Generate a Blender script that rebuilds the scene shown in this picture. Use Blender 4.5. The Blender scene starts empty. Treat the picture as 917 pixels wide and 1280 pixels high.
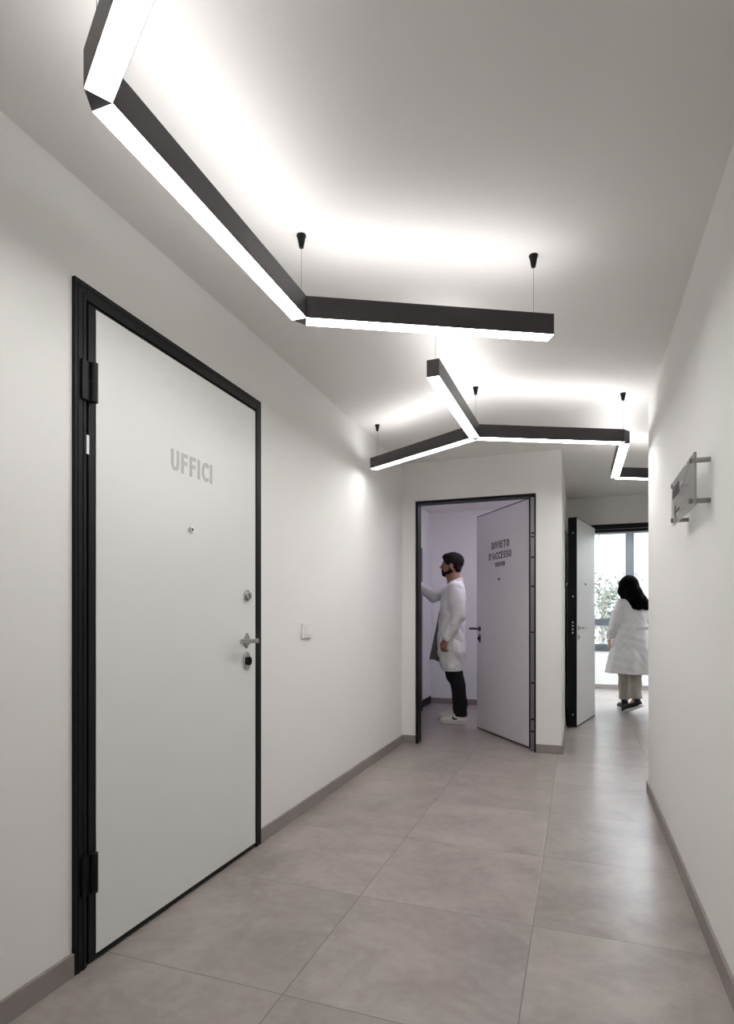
import bpy, bmesh, math, random
import numpy as np
from mathutils import Vector, Matrix

random.seed(7); rng = np.random.RandomState(5)
SC = bpy.context.scene
COL = SC.collection

# ---------------------------------------------------------------- camera, sky, exposure
YAW = math.radians(19.85)
cam_d = bpy.data.cameras.new('camera'); cam = bpy.data.objects.new('camera', cam_d); COL.objects.link(cam)
cam.location = (0, 0, 1.10); cam.rotation_euler = (math.pi/2, 0, YAW)
cam_d.sensor_fit = 'VERTICAL'; cam_d.sensor_height = 36.0; cam_d.lens = 730/1280*36
cam_d.shift_y = 133/1280; cam_d.clip_start = .02
SC.camera = cam
W = bpy.data.worlds.new('sky'); SC.world = W; W.use_nodes = True
W.node_tree.nodes['Background'].inputs[0].default_value = (.91, .955, 1, 1)
W.node_tree.nodes['Background'].inputs[1].default_value = 8.5
BAR_DOWN, BAR_UP, SERVER_LAMP = 27.5, 11.2, 36.0
OFFICE_FILL = 33.0  # strength of the fill panels added in the office
pl = bpy.data.lights.new('daylight_portal', 'AREA'); pl.shape = 'RECTANGLE'; pl.size = 2.3; pl.size_y = 1.8
pl.cycles.is_portal = True
po = bpy.data.objects.new('daylight_portal', pl); COL.objects.link(po)
po.location = (.95, 9.93, 1.5); po.rotation_euler = (-math.pi/2, 0, 0)
SC.view_settings.view_transform = 'Standard'; SC.view_settings.look = 'None'
SC.view_settings.exposure = 0.0; SC.view_settings.gamma = 1.0; SC.view_settings.use_curve_mapping = False
try:
    SC.cycles.use_denoising = True; SC.cycles.sample_clamp_indirect = 8
    SC.cycles.max_bounces = 12; SC.cycles.diffuse_bounces = 8
except Exception: pass

# ---------------------------------------------------------------- materials
def mat(name, col, rough=.5, metal=0., noise=0., nscale=6., bump=0., bscale=80., spec=.5, coat=0.):
    m = bpy.data.materials.new(name); m.use_nodes = True; nt = m.node_tree; n = nt.nodes; L = nt.links
    b = n['Principled BSDF']; b.inputs['Roughness'].default_value = rough; b.inputs['Metallic'].default_value = metal
    b.inputs['Specular IOR Level'].default_value = spec; b.inputs['Coat Weight'].default_value = coat
    tc = n.new('ShaderNodeTexCoord'); nz = n.new('ShaderNodeTexNoise'); nz.inputs['Scale'].default_value = nscale
    nz.inputs['Detail'].default_value = 5
    L.new(tc.outputs['Object'], nz.inputs['Vector'])
    mx = n.new('ShaderNodeMix'); mx.data_type = 'RGBA'
    mx.inputs['A'].default_value = (*[c*(1-noise) for c in col], 1); mx.inputs['B'].default_value = (*[min(1, c*(1+noise)) for c in col], 1)
    L.new(nz.outputs['Fac'], mx.inputs['Factor']); L.new(mx.outputs['Result'], b.inputs['Base Color'])
    if bump:
        n2 = n.new('ShaderNodeTexNoise'); n2.inputs['Scale'].default_value = bscale; n2.inputs['Detail'].default_value = 4
        L.new(tc.outputs['Object'], n2.inputs['Vector'])
        bp = n.new('ShaderNodeBump'); bp.inputs['Strength'].default_value = bump; bp.inputs['Distance'].default_value = .004
        L.new(n2.outputs['Fac'], bp.inputs['Height']); L.new(bp.outputs['Normal'], b.inputs['Normal'])
    return m
def emis(name, col, s):
    m = bpy.data.materials.new(name); m.use_nodes = True; nt = m.node_tree
    e = nt.nodes.new('ShaderNodeEmission'); e.inputs[0].default_value = (*col, 1); e.inputs[1].default_value = s
    nt.links.new(e.outputs[0], nt.nodes['Material Output'].inputs[0]); return m
def glassy(name, tint, gl=.12, body=0.):
    m = bpy.data.materials.new(name); m.use_nodes = True; nt = m.node_tree; n = nt.nodes; L = nt.links
    t = n.new('ShaderNodeBsdfTransparent'); t.inputs[0].default_value = (*tint, 1)
    g = n.new('ShaderNodeBsdfGlossy'); g.inputs['Roughness'].default_value = .04
    fr = n.new('ShaderNodeFresnel'); fr.inputs[0].default_value = 1.45
    mt = n.new('ShaderNodeMath'); mt.operation = 'MULTIPLY'; mt.inputs[1].default_value = gl/.12
    L.new(fr.outputs[0], mt.inputs[0])
    mx = n.new('ShaderNodeMixShader'); L.new(mt.outputs[0], mx.inputs[0]); L.new(t.outputs[0], mx.inputs[1]); L.new(g.outputs[0], mx.inputs[2])
    out = mx
    if body:
        d = n.new('ShaderNodeBsdfDiffuse'); d.inputs[0].default_value = (*tint, 1)
        m2 = n.new('ShaderNodeMixShader'); m2.inputs[0].default_value = body
        L.new(mx.outputs[0], m2.inputs[1]); L.new(d.outputs[0], m2.inputs[2]); out = m2
    L.new(out.outputs[0], n['Material Output'].inputs[0]); return m
M = dict(
    wall=mat('white_plaster', (.80, .795, .78), .9, noise=.012, nscale=1.5, bump=.08, bscale=160, spec=.2),
    ceil=mat('ceiling_paint', (.80, .79, .775), .95, noise=.01, nscale=1.2, spec=.1),
    base=mat('baseboard_tile', (.27, .245, .235), .5, noise=.12, nscale=9),
    panel=mat('white_door_laminate', (.74, .75, .735), .38, noise=.01, spec=.4),
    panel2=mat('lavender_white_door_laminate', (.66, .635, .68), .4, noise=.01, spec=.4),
    black=mat('black_painted_steel', (.006, .006, .007), .45, noise=.1, spec=.2),
    black2=mat('black_gasket', (.004, .004, .004), .8),
    greysteel=mat('grey_steel_strip', (.22, .21, .22), .35, .6),
    chrome=mat('satin_chrome', (.55, .56, .56), .25, 1., noise=.03),
    steel=mat('brushed_steel', (.30, .30, .29), .3, 1.), dchrome=mat('dark_nickel', (.10, .10, .11), .3, 1.),
    profile=mat('anthracite_aluminium', (.065, .058, .064), .38, .35, noise=.06, nscale=20),
    grey=mat('grey_lettering', (.50, .50, .49), .6), dark=mat('dark_lettering', (.075, .07, .08), .6),
    tag=mat('white_sticker', (.8, .8, .8), .5),
    plastic=mat('white_plastic', (.80, .80, .79), .3, noise=.01),
    winframe=mat('grey_window_aluminium', (.095, .105, .12), .45, .2, noise=.05),
    wglass=glassy('window_glass', (.95, .97, .97), .04), acrylic=glassy('clear_acrylic', (.94, .94, .935), .1, .05),
    rackglass=glassy('smoked_glass', (.55, .55, .58), .14, .25),
    cab=mat('white_cabinet_steel', (.72, .72, .74), .45), cabg=mat('grey_cabinet_frame', (.10, .10, .11), .45),
    coat=mat('white_cotton', (.74, .735, .73), .9, noise=.03, nscale=14, bump=.9, bscale=11, spec=.15),
    skin=mat('tan_skin', (.29, .14, .095), .55, noise=.1, nscale=20), skin2=mat('light_skin', (.52, .27, .21), .55, noise=.1, nscale=20),
    hair=mat('dark_brown_hair', (.007, .0045, .0035), .75, noise=.3, nscale=60, bump=.5, bscale=150, spec=.2),
    hair2=mat('black_hair', (.0025, .0018, .0018), .8, noise=.3, nscale=50, bump=.4, bscale=90, spec=.06),
    trouser=mat('black_cotton_twill', (.012, .011, .012), .9, noise=.2, nscale=30, spec=.2),
    flapcloth=mat('grey_flap_cloth', (.17, .165, .155), .9, noise=.05),
    beige=mat('beige_wool', (.36, .33, .285), .9, noise=.08, nscale=12, bump=.2),
    shirt=mat('grey_shirt', (.16, .15, .15), .9), shoe=mat('off_white_leather', (.62, .60, .58), .5, noise=.04),
    sole=mat('white_rubber', (.55, .54, .53), .6), shoeb=mat('black_canvas', (.012, .012, .013), .8),
    eyew=mat('eye_white', (.34, .32, .31), .4), eyeb=mat('dark_iris', (.02, .012, .01), .2), lip=mat('lips', (.33, .13, .10), .5),
    leaf=mat('pale_green_leaf', (.085, .10, .078), .6, noise=.4, nscale=3), bark=mat('grey_bark', (.2, .18, .15), .9, noise=.3),
    facade=mat('pale_render', (.20, .20, .20), .9, noise=.03, nscale=1), ground=mat('pale_paving', (.5, .5, .5), .9, noise=.1),
    lamp_d=emis('led_diffuser', (1, .978, .962), BAR_DOWN), lamp_u=emis('led_uplight', (1, .978, .962), BAR_UP),
    fill_o=emis('cool_fill_panel', (.88, .94, 1), OFFICE_FILL),
    lamp_s=emis('opal_lamp', (.86, .80, 1), SERVER_LAMP),
)
def floor_material():
    m = bpy.data.materials.new('taupe_porcelain_tiles'); m.use_nodes = True; nt = m.node_tree; n = nt.nodes; L = nt.links
    b = n['Principled BSDF']; tc = n.new('ShaderNodeTexCoord'); sp = n.new('ShaderNodeSeparateXYZ'); L.new(tc.outputs['Object'], sp.inputs[0])
    def mth(op, a, v=None, v2=None):
        x = n.new('ShaderNodeMath'); x.operation = op
        for i, q in enumerate((a, v, v2)):
            if q is None: continue
            if isinstance(q, (int, float)): x.inputs[i].default_value = q
            else: L.new(q, x.inputs[i])
        return x.outputs[0]
    def line(o, x0, s):
        u = mth('DIVIDE', mth('SUBTRACT', o, x0), s)
        fr = mth('FRACT', u); e = mth('MINIMUM', fr, mth('SUBTRACT', 1., fr))
        return mth('MULTIPLY', e, s), mth('FLOOR', u)
    ex, ix = line(sp.outputs[0], -.152, .66); ey, iy = line(sp.outputs[1], 1.522, .645)
    e = mth('MINIMUM', ex, ey)
    g = n.new('ShaderNodeMapRange'); g.inputs['From Min'].default_value = .0009; g.inputs['From Max'].default_value = .0026
    L.new(e, g.inputs['Value'])
    cb = n.new('ShaderNodeCombineXYZ'); L.new(ix, cb.inputs[0]); L.new(iy, cb.inputs[1])
    wn = n.new('ShaderNodeTexWhiteNoise'); L.new(cb.outputs[0], wn.inputs['Vector'])
    # each tile shifts the mottling so no pattern crosses a joint
    ad = n.new('ShaderNodeVectorMath'); ad.operation = 'MULTIPLY_ADD'
    L.new(wn.outputs['Color'], ad.inputs[0]); ad.inputs[1].default_value = (7, 7, 7); L.new(tc.outputs['Object'], ad.inputs[2])
    n1 = n.new('ShaderNodeTexNoise'); n1.inputs['Scale'].default_value = 3.2; n1.inputs['Detail'].default_value = 7; n1.inputs['Roughness'].default_value = .62
    n1.inputs['Distortion'].default_value = .5
    n2 = n.new('ShaderNodeTexNoise'); n2.inputs['Scale'].default_value = 26; n2.inputs['Detail'].default_value = 6
    n3 = n.new('ShaderNodeTexNoise'); n3.inputs['Scale'].default_value = 2.0; n3.inputs['Detail'].default_value = 5; n3.inputs['Distortion'].default_value = .8
    for q in (n1, n2, n3): L.new(ad.outputs[0], q.inputs['Vector'])
    cr = n.new('ShaderNodeValToRGB'); cr.color_ramp.elements[0].position = .34; cr.color_ramp.elements[0].color = (.245, .214, .200, 1)
    cr.color_ramp.elements[1].position = .66; cr.color_ramp.elements[1].color = (.392, .352, .333, 1)
    L.new(mth('ADD', mth('MULTIPLY', n1.outputs['Fac'], .75), mth('MULTIPLY', n2.outputs['Fac'], .25)), cr.inputs[0])
    vr = n.new('ShaderNodeMapRange'); vr.inputs['From Min'].default_value = .48; vr.inputs['From Max'].default_value = .80; vr.inputs['To Max'].default_value = .45
    L.new(n3.outputs['Fac'], vr.inputs['Value'])
    m1 = n.new('ShaderNodeMix'); m1.data_type = 'RGBA'; L.new(vr.outputs[0], m1.inputs['Factor']); L.new(cr.outputs[0], m1.inputs['A']); m1.inputs['B'].default_value = (.42, .375, .35, 1)
    hs = n.new('ShaderNodeHueSaturation'); L.new(m1.outputs['Result'], hs.inputs['Color'])
    L.new(mth('ADD', mth('MULTIPLY', wn.outputs['Value'], .10), .95), hs.inputs['Value'])
    mx = n.new('ShaderNodeMix'); mx.data_type = 'RGBA'; L.new(g.outputs[0], mx.inputs['Factor']); mx.inputs['A'].default_value = (.16, .145, .136, 1)
    L.new(hs.outputs[0], mx.inputs['B']); L.new(mx.outputs['Result'], b.inputs['Base Color'])
    L.new(mth('ADD', mth('MULTIPLY', n1.outputs['Fac'], .08), .262), b.inputs['Roughness'])
    b.inputs['Specular IOR Level'].default_value = .5
    bp = n.new('ShaderNodeBump'); bp.inputs['Strength'].default_value = .35; bp.inputs['Distance'].default_value = .0015
    L.new(mth('ADD', g.outputs[0], mth('MULTIPLY', n2.outputs['Fac'], .12)), bp.inputs['Height']); L.new(bp.outputs[0], b.inputs['Normal'])
    return m
M['floor'] = floor_material()

# ---------------------------------------------------------------- builders
def tag(o, label=None, cat=None, group=None, kind=None):
    for k, v in (('label', label), ('category', cat), ('group', group), ('kind', kind)):
        if v: o[k] = v
    return o
def empty(name, loc=(0, 0, 0), rz=0., **k):
    o = bpy.data.objects.new(name, None); COL.objects.link(o); o.location = loc; o.rotation_euler = (0, 0, rz); o.empty_display_size = .1
    return tag(o, **k)
class MB:
    def __init__(s): s.bm = bmesh.new()
    def box(s, x0, x1, y0, y1, z0, z1, mtx=None):
        v = [s.bm.verts.new(p) for p in ((x0,y0,z0),(x1,y0,z0),(x1,y1,z0),(x0,y1,z0),(x0,y0,z1),(x1,y0,z1),(x1,y1,z1),(x0,y1,z1))]
        for f in ((3,2,1,0),(4,5,6,7),(0,1,5,4),(1,2,6,5),(2,3,7,6),(3,0,4,7)): s.bm.faces.new([v[i] for i in f])
        if mtx is not None: bmesh.ops.transform(s.bm, matrix=mtx, verts=v)
        return s
    def prism(s, pts, z0, z1, mtx=None):   # pts counter-clockwise in XY
        a = [s.bm.verts.new((x, y, z0)) for x, y in pts]; b = [s.bm.verts.new((x, y, z1)) for x, y in pts]; k = len(pts)
        s.bm.faces.new(a[::-1]); s.bm.faces.new(b)
        for i in range(k): s.bm.faces.new((a[i], a[(i+1) % k], b[(i+1) % k], b[i]))
        if mtx is not None: bmesh.ops.transform(s.bm, matrix=mtx, verts=a+b)
        return s
    def cyl(s, a, b, r0, r1=None, n=20, cap=True):
        a, b = Vector(a), Vector(b); r1 = r0 if r1 is None else r1; d = (b-a); 
        q = d.to_track_quat('Z', 'Y').to_matrix().to_4x4(); q.translation = (a+b)/2
        bmesh.ops.create_cone(s.bm, cap_ends=cap, segments=n, radius1=r0, radius2=r1, depth=d.length, matrix=q); return s
    def ball(s, c, r, sc=(1, 1, 1), n=16):
        bmesh.ops.create_uvsphere(s.bm, u_segments=n, v_segments=n//2+2, radius=r, matrix=Matrix.Translation(c) @ Matrix.Diagonal((*sc, 1))); return s
    def build(s, name, m, parent=None, bevel=0., smooth=False, **k):
        me = bpy.data.meshes.new(name)
        bmesh.ops.recalc_face_normals(s.bm, faces=s.bm.faces)
        s.bm.to_mesh(me); s.bm.free(); me.materials.append(m)
        o = bpy.data.objects.new(name, me); COL.objects.link(o)
        if parent is not None: o.parent = parent
        if bevel:
            md = o.modifiers.new('bevel', 'BEVEL'); md.width = bevel; md.segments = 2; md.limit_method = 'ANGLE'; md.harden_normals = False
        if smooth:
            me.polygons.foreach_set('use_smooth', [True]*len(me.polygons))
            try: me.set_sharp_from_angle(angle=math.radians(40))
            except Exception: pass
        return tag(o, **k)
def struct(name, mb, m, **k): return mb.build(name, m, kind='structure', **k)

# stroke lettering ------------------------------------------------
def arc(cx, cy, rx, ry, a0, a1, n=8): return [(cx+rx*math.cos(math.radians(a0+(a1-a0)*i/n)), cy+ry*math.sin(math.radians(a0+(a1-a0)*i/n))) for i in range(n+1)]
GL = {  # height 1; (advance width, strokes)
 'U': (.62, [[(0, 1), (0, .31)] + arc(.31, .31, .31, .31, 180, 360) + [(.62, 1)]]),
 'F': (.46, [[(.46, 1), (0, 1), (0, 0)], [(0, .52), (.40, .52)]]), 'I': (0., [[(0, 0), (0, 1)]]),
 'C': (.56, [arc(.40, .5, .40, .5, 60, 300, 12)]),
 'D': (.58, [[(0, 0), (0, 1), (.2, 1)] + arc(.2, .5, .38, .5, 90, -90, 10) + [(0, 0)]]),
 'V': (.62, [[(0, 1), (.31, 0), (.62, 1)]]), 'E': (.46, [[(.46, 1), (0, 1), (0, 0), (.46, 0)], [(0, .52), (.40, .52)]]),
 'T': (.56, [[(0, 1), (.56, 1)], [(.28, 1), (.28, 0)]]), 'O': (.66, [arc(.33, .5, .33, .5, 0, 360, 18)]),
 "'": (0., [[(0, 1), (0, .75)]]), 'A': (.64, [[(0, 0), (.32, 1), (.64, 0)], [(.12, .34), (.52, .34)]]),
 'S': (.46, [arc(.23, .74, .23, .26, 50, 250, 8) + arc(.23, .26, .23, .26, 70, -130, 8)]),
 'R': (.50, [[(0, 0), (0, 1), (.22, 1)] + arc(.22, .75, .26, .25, 90, -90, 8) + [(0, .5)], [(.24, .5), (.5, 0)]]),
}
def ribbon(mb, pts, th, y, dep):
    """one mitred stroke on the plane y (points are x, z), facing -Y"""
    pts = [p for i, p in enumerate(pts) if i == 0 or math.dist(p, pts[i-1]) > 1e-5]; closed = math.dist(pts[0], pts[-1]) < 1e-5; P_ = [Vector(p) for p in (pts[:-1] if closed else pts)]; n = len(P_); Lf, Rt = [], []
    if not closed:
        P_[0] = P_[0]+(P_[0]-P_[1]).normalized()*th/2; P_[-1] = P_[-1]+(P_[-1]-P_[-2]).normalized()*th/2
    for i in range(n):
        a_ = P_[i-1] if (i or closed) else None; b_ = P_[(i+1) % n] if (i < n-1 or closed) else None
        d0 = (P_[i]-a_).normalized() if a_ is not None else (b_-P_[i]).normalized(); d1 = (b_-P_[i]).normalized() if b_ is not None else d0
        n0, n1 = Vector((-d0.y, d0.x)), Vector((-d1.y, d1.x)); m_ = n0+n1; m_ = m_.normalized() if m_.length > .05 else n0
        k = min(1/max(m_.dot(n0), .3), 1.25); Lf.append(P_[i]+m_*th/2*k); Rt.append(P_[i]-m_*th/2*k)
    bm = mb.bm; f = [[bm.verts.new((q.x, yy, q.y)) for q in row] for yy in (y-dep, y) for row in (Lf, Rt)]
    for i in range(n if closed else n-1):
        j = (i+1) % n
        bm.faces.new((f[0][i], f[0][j], f[1][j], f[1][i])); bm.faces.new((f[2][j], f[2][i], f[3][i], f[3][j]))
        bm.faces.new((f[0][j], f[0][i], f[2][i], f[2][j])); bm.faces.new((f[1][i], f[1][j], f[3][j], f[3][i]))
    if not closed:
        for i in (0, n-1): bm.faces.new((f[0][i], f[1][i], f[3][i], f[2][i]))
def letters(mb, text, x0, z0, h, w_total, th, y, dep=.0015, gap=.38):
    """text on the plane y, written along +X up +Z, facing -Y"""
    adv = sum(GL[c][0] for c in text)+gap*(len(text)-1); sx = (w_total-th)/adv; x = x0+th/2
    for c in text:
        wd, strokes = GL[c]
        for i, st in enumerate(strokes): ribbon(mb, [(x+p[0]*sx, z0+th/2+p[1]*(h-th)) for p in st], th, y, dep+.0002*i)
        x += (wd+gap)*sx
    return mb

# ---------------------------------------------------------------- the room
H = 2.47
XL, XR, YF, XP, YB, YW = -1.465, .42, 4.98, -.125, 7.10, 9.85
struct('floor', MB().box(-2.1, 3.1, -1.8, 9.98, -.1, 0), M['floor'])
struct('ceiling', MB().box(-2.1, 3.1, -1.8, 9.98, H, H+.1), M['ceil'])
D1a, D1b, D1h = 1.383, 2.506, 2.155          # security door set in the left wall
struct('wall_left', MB().box(XL-.16, XL, -1.7, D1a, 0, H).box(XL-.16, XL, D1b, YF, 0, H).box(XL-.16, XL, D1a, D1b, D1h, H).box(XL-.16, XL-.13, D1a, D1b, 0, D1h), M['wall'])
struct('wall_right', MB().box(XR, XR+.12, -1.7, 4.09, 0, H), M['wall'], bevel=.004)
struct('wall_lobby', MB().box(XR+.12, 2.7, 3.97, 4.09, 0, H), M['wall'])
struct('wall_lobby_right', MB().box(2.7, 2.82, 3.97, YB, 0, H), M['wall'])
struct('wall_rear', MB().box(XL-.16, XR+.12, -1.8, -1.7, 0, H), M['wall'])
F0, F1, FH = -1.343, -.325, 2.128            # opening to the server room
struct('wall_front', MB().box(-1.95, F0, YF, YF+.10, 0, H).box(F1, XP, YF, YF+.10, 0, H).box(F0, F1, YF, YF+.10, FH, H).box(XP-.09, XP, YF+.1, YB, 0, H), M['wall'])
struct('wall_server_left', MB().box(-1.95, -1.83, YF+.1, 7.57, 0, H), M['wall'])
struct('wall_server_back', MB().box(-1.83, -.215, 7.45, 7.57, 0, H), M['wall'])
B0, B1, BH = .13, 1.08, 2.137                # opening to the daylit room
struct('wall_back', MB().box(-.215, B0, YB, YB+.15, 0, H).box(B1, 2.82, YB, YB+.15, 0, H).box(B0, B1, YB, YB+.15, BH, H), M['wall'])
struct('wall_office_left', MB().box(-.335, -.215, YB+.15, YW+.12, 0, H).box(-.215, -.2, YB+.15, YB+.16, 0, H), M['wall'])
struct('wall_office_right', MB().box(2.7, 2.82, YB+.15, YW+.12, 0, H), M['wall'])
WX0, WX1, WZ0, WZ1 = -.05, 2.3, .605, 2.462
struct('wall_window', MB().box(-.215, 2.7, YW, YW+.14, 0, WZ0).box(-.215, 2.7, YW, YW+.14, WZ1, H).box(-.215, WX0, YW, YW+.14, WZ0, WZ1).box(WX1, 2.7, YW, YW+.14, WZ0, WZ1), M['wall'])
# baseboards
bt, bh = .011, .07
struct('baseboard_left', MB().box(XL, XL+bt, -1.7, D1a, 0, bh).box(XL, XL+bt, D1b, YF, 0, bh), M['base'], bevel=.0015)
struct('baseboard_right', MB().box(XR-bt, XR, -1.7, 4.09, 0, bh).box(XR-bt, XR+.12, 4.09, 4.09+bt, 0, bh), M['base'], bevel=.0015)
struct('baseboard_front', MB().box(XL+bt, F0, YF-bt, YF, 0, bh).box(F1, XP, YF-bt, YF, 0, bh).box(XP, XP+bt, YF-bt, YB, 0, bh), M['base'], bevel=.0015)
struct('baseboard_server', MB().box(-1.83, -.215, 7.45-bt, 7.45, 0, bh).box(-1.83, -1.83+bt, YF+.1, 5.6, 0, bh), M['base'], bevel=.0015)
struct('baseboard_window', MB().box(-.2, 2.7, YW-bt, YW, 0, bh), M['base'], bevel=.0015)
struct('baseboard_back', MB().box(XP+bt, B0, YB-bt, YB, 0, bh).box(B1, 2.7, YB-bt, YB, 0, bh), M['base'], bevel=.0015)
# window with mullion and transom
wn = empty('window_1', (0, YW, 0), kind='structure', label='large daylit window with grey aluminium mullion behind the woman', cat='window')
MB().box(WX0, WX1, .02, .10, .605, .70).box(WX0, WX1, .02, .10, 2.452, WZ1).box(WX0, WX0+.07, .02, .10, .70, 2.452).box(WX1-.07, WX1, .02, .10, .70, 2.452)\
    .box(.692, .812, .02, .10, .70, 2.452).box(1.5, 1.62, .02, .10, .70, 2.452)\
    .box(WX0+.07, .692, .02, .10, .985, 1.10).box(.812, 1.5, .02, .10, .985, 1.10).build('window_frame', M['winframe'], wn, bevel=.004)
for a, b in ((WX0+.07, .692), (.812, 1.5), (1.62, WX1-.07)):
    MB().box(a, b, .055, .065, .70, 2.452).build('pane', M['wglass'], wn)
MB().box(WX0-.01, WX1+.01, -.02, .02, .585, .607).build('sill', M['winframe'], wn, bevel=.002)

# ---------------------------------------------------------------- outside the window
MB().box(-8, 8, 10.2, 22, -.5, -.4).build('ground', M['ground'], kind='structure', label='pale paving outside the window', cat='ground')
fb = empty('neighbouring_building', (0, 17, -.4), label='pale rendered building seen through the window', cat='building')
MB().box(.62, 9, 0, 3, 0, 9).build('facade', M['facade'], fb)
MB().box(.58, 9.04, -.04, 3, 4.0, 4.12).build('string_course', M['facade'], fb)
tr = empty('leafy_tree', (.45, 12.6, -.25), label='pale green leafy tree growing outside the window', cat='tree')
tb = MB(); tb.cyl((0, 0, 0), (.02, .05, 1.3), .045, .035, 10)
tips = []
for i in range(26):
    a = random.uniform(0, 6.28); z0 = random.uniform(.5, 2.0); l = random.uniform(.3, .75)
    s0 = Vector((.03*z0*.3, .05, z0)) if z0 < 1.3 else Vector((.02+random.uniform(-.1, .1), .05, z0))
    p = s0+Vector((math.cos(a)*l, math.sin(a)*l, l*random.uniform(.3, .9))); tb.cyl(s0, p, .012, .005, 6); tips.append((s0, p))
tb.cyl((.02, .05, 1.3), (.08, .1, 2.3), .034, .01, 8); tb.build('trunk', M['bark'], tr, smooth=True)
lb = bmesh.new()
for i in range(1000):
    s0, p = random.choice(tips); c = s0.lerp(p, random.uniform(.3, 1.15))+Vector([random.gauss(0, .07) for _ in range(3)])
    u = Vector([random.gauss(0, 1) for _ in range(3)]).normalized(); v = u.cross(Vector([random.gauss(0, 1) for _ in range(3)])).normalized(); n_ = u.cross(v)
    l = random.uniform(.035, .06); w = l*.42
    vs = [lb.verts.new(c+q) for q in (-u*l, -u*l*.3+v*w+n_*.006, u*l*.4+v*w*.8+n_*.006, u*l, u*l*.4-v*w*.8+n_*.006, -u*l*.3-v*w+n_*.006)]
    lb.faces.new(vs)
me = bpy.data.meshes.new('foliage'); lb.to_mesh(me); lb.free(); me.materials.append(M['leaf']); fo = bpy.data.objects.new('foliage', me); COL.objects.link(fo); fo.parent = tr

# ---------------------------------------------------------------- doors
# leaf frame: local X to the viewer's right, the hinge side at x = 0 or x = -w, local -Y faces the viewer
def lever(parent, x, z, y, m, left=True, rose='square', l=.13):
    s = -1 if left else 1
    h = MB()
    if rose == 'square': h.box(-.026, .026, -.009, 0, -.026, .026, Matrix.Translation((x, y, z)) @ Matrix.Rotation(math.radians(45), 4, 'Y'))
    else: h.cyl((x, y-.009, z), (x, y, z), .025)
    h.cyl((x, y-.055, z), (x, y-.005, z), .0095)
    h.box(min(x-s*.012, x+s*l), max(x-s*.012, x+s*l), y-.064, y-.048, z-.010, z+.010)
    return h.build('door_handle', m, parent, bevel=.002)
def lock_plate(parent, x, z, y, rx, rz, m, m2):
    o = MB(); pts = [(x+rx*math.cos(t*math.pi/14), z+rz*math.sin(t*math.pi/14)) for t in range(28)]
    o.prism(pts, 0, .009, Matrix(((1, 0, 0, 0), (0, 0, -1, y), (0, 1, 0, 0), (0, 0, 0, 1))))
    q = o.build('escutcheon', m, parent, bevel=.002)
    MB().cyl((x, y-.020, z), (x, y-.008, z), rx*.72).box(x-.003, x+.003, y-.024, y-.019, z-rx*.4, z+rx*.4).build('key_cylinder', m2, q, bevel=.001)
    return q
def viewer(parent, x, z, y, m, r=.012):
    q = MB().cyl((x, y-.008, z), (x, y, z), r, r*.85, 20).build('peephole', m, parent, smooth=True)
    MB().ball((x, y-.008, z), r*.45, (1, .4, 1), 10).build('lens', M['black2'], q, smooth=True)

# door 1: closed security door in the left wall
d1 = empty('door_1', (XL, 0, 0), math.pi/2, kind='structure', label='closed white security door reading UFFICI in a black steel frame', cat='door')
# local x = world Y, local y = -(world X - XL)
fy = -.012
MB().box(D1a, 1.429, fy, .10, 0, D1h).box(2.462, D1b, fy, .10, 0, D1h).box(1.429, 2.462, fy, .10, 2.102, D1h).build('door_frame', M['black'], d1, bevel=.002)
MB().box(1.395, 1.398, fy-.002, fy, 0, 2.14).box(1.398, 2.49, fy-.002, fy, 2.137, 2.140).box(1.415, 1.418, fy-.002, fy, 0, 2.12).build('frame_bead', M['black'], d1)
MB().box(1.429, 1.440, .02, .1, 0, 2.102).box(1.429, 2.462, .015, .1, .0, .003).build('rebate', M['black2'], d1)
lf = MB().box(1.440, 2.460, -.008, .06, .006, 2.100).build('door_leaf', M['black'], d1, bevel=.002)
MB().box(1.469, 2.4535, -.0105, -.0079, .024, 2.092).build('panel', M['panel'], lf, bevel=.001)
lp = -.0105
letters(MB(), 'UFFICI', 1.836, 1.667, .080, .265, .0150, lp, gap=.52).build('lettering', M['grey'], lf, label='grey letters UFFICI')
viewer(lf, 1.955, 1.455, lp, M['chrome'])
lock_plate(lf, 2.371, 1.206, lp, .024, .027, M['chrome'], M['chrome'])
lever(lf, 2.368, .997, lp, M['chrome'])
lock_plate(lf, 2.371, .902, lp, .028, .043, M['chrome'], M['black'])
for z0 in (1.785, .233):
    hg = MB().cyl((1.447, -.022, z0), (1.447, -.022, z0+.06), .0135, n=20).cyl((1.447, -.022, z0+.0615), (1.447, -.022, z0+.123), .0135, n=20)\
        .box(1.405, 1.44, -.02, -.011, z0, z0+.123)
    hg.build('hinge', M['black'], d1, smooth=True)
MB().box(1.4275, 1.4375, -.0135, -.0118, 1.618, 1.678).build('sticker', M['tag'], d1, label='small white sticker')

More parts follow.
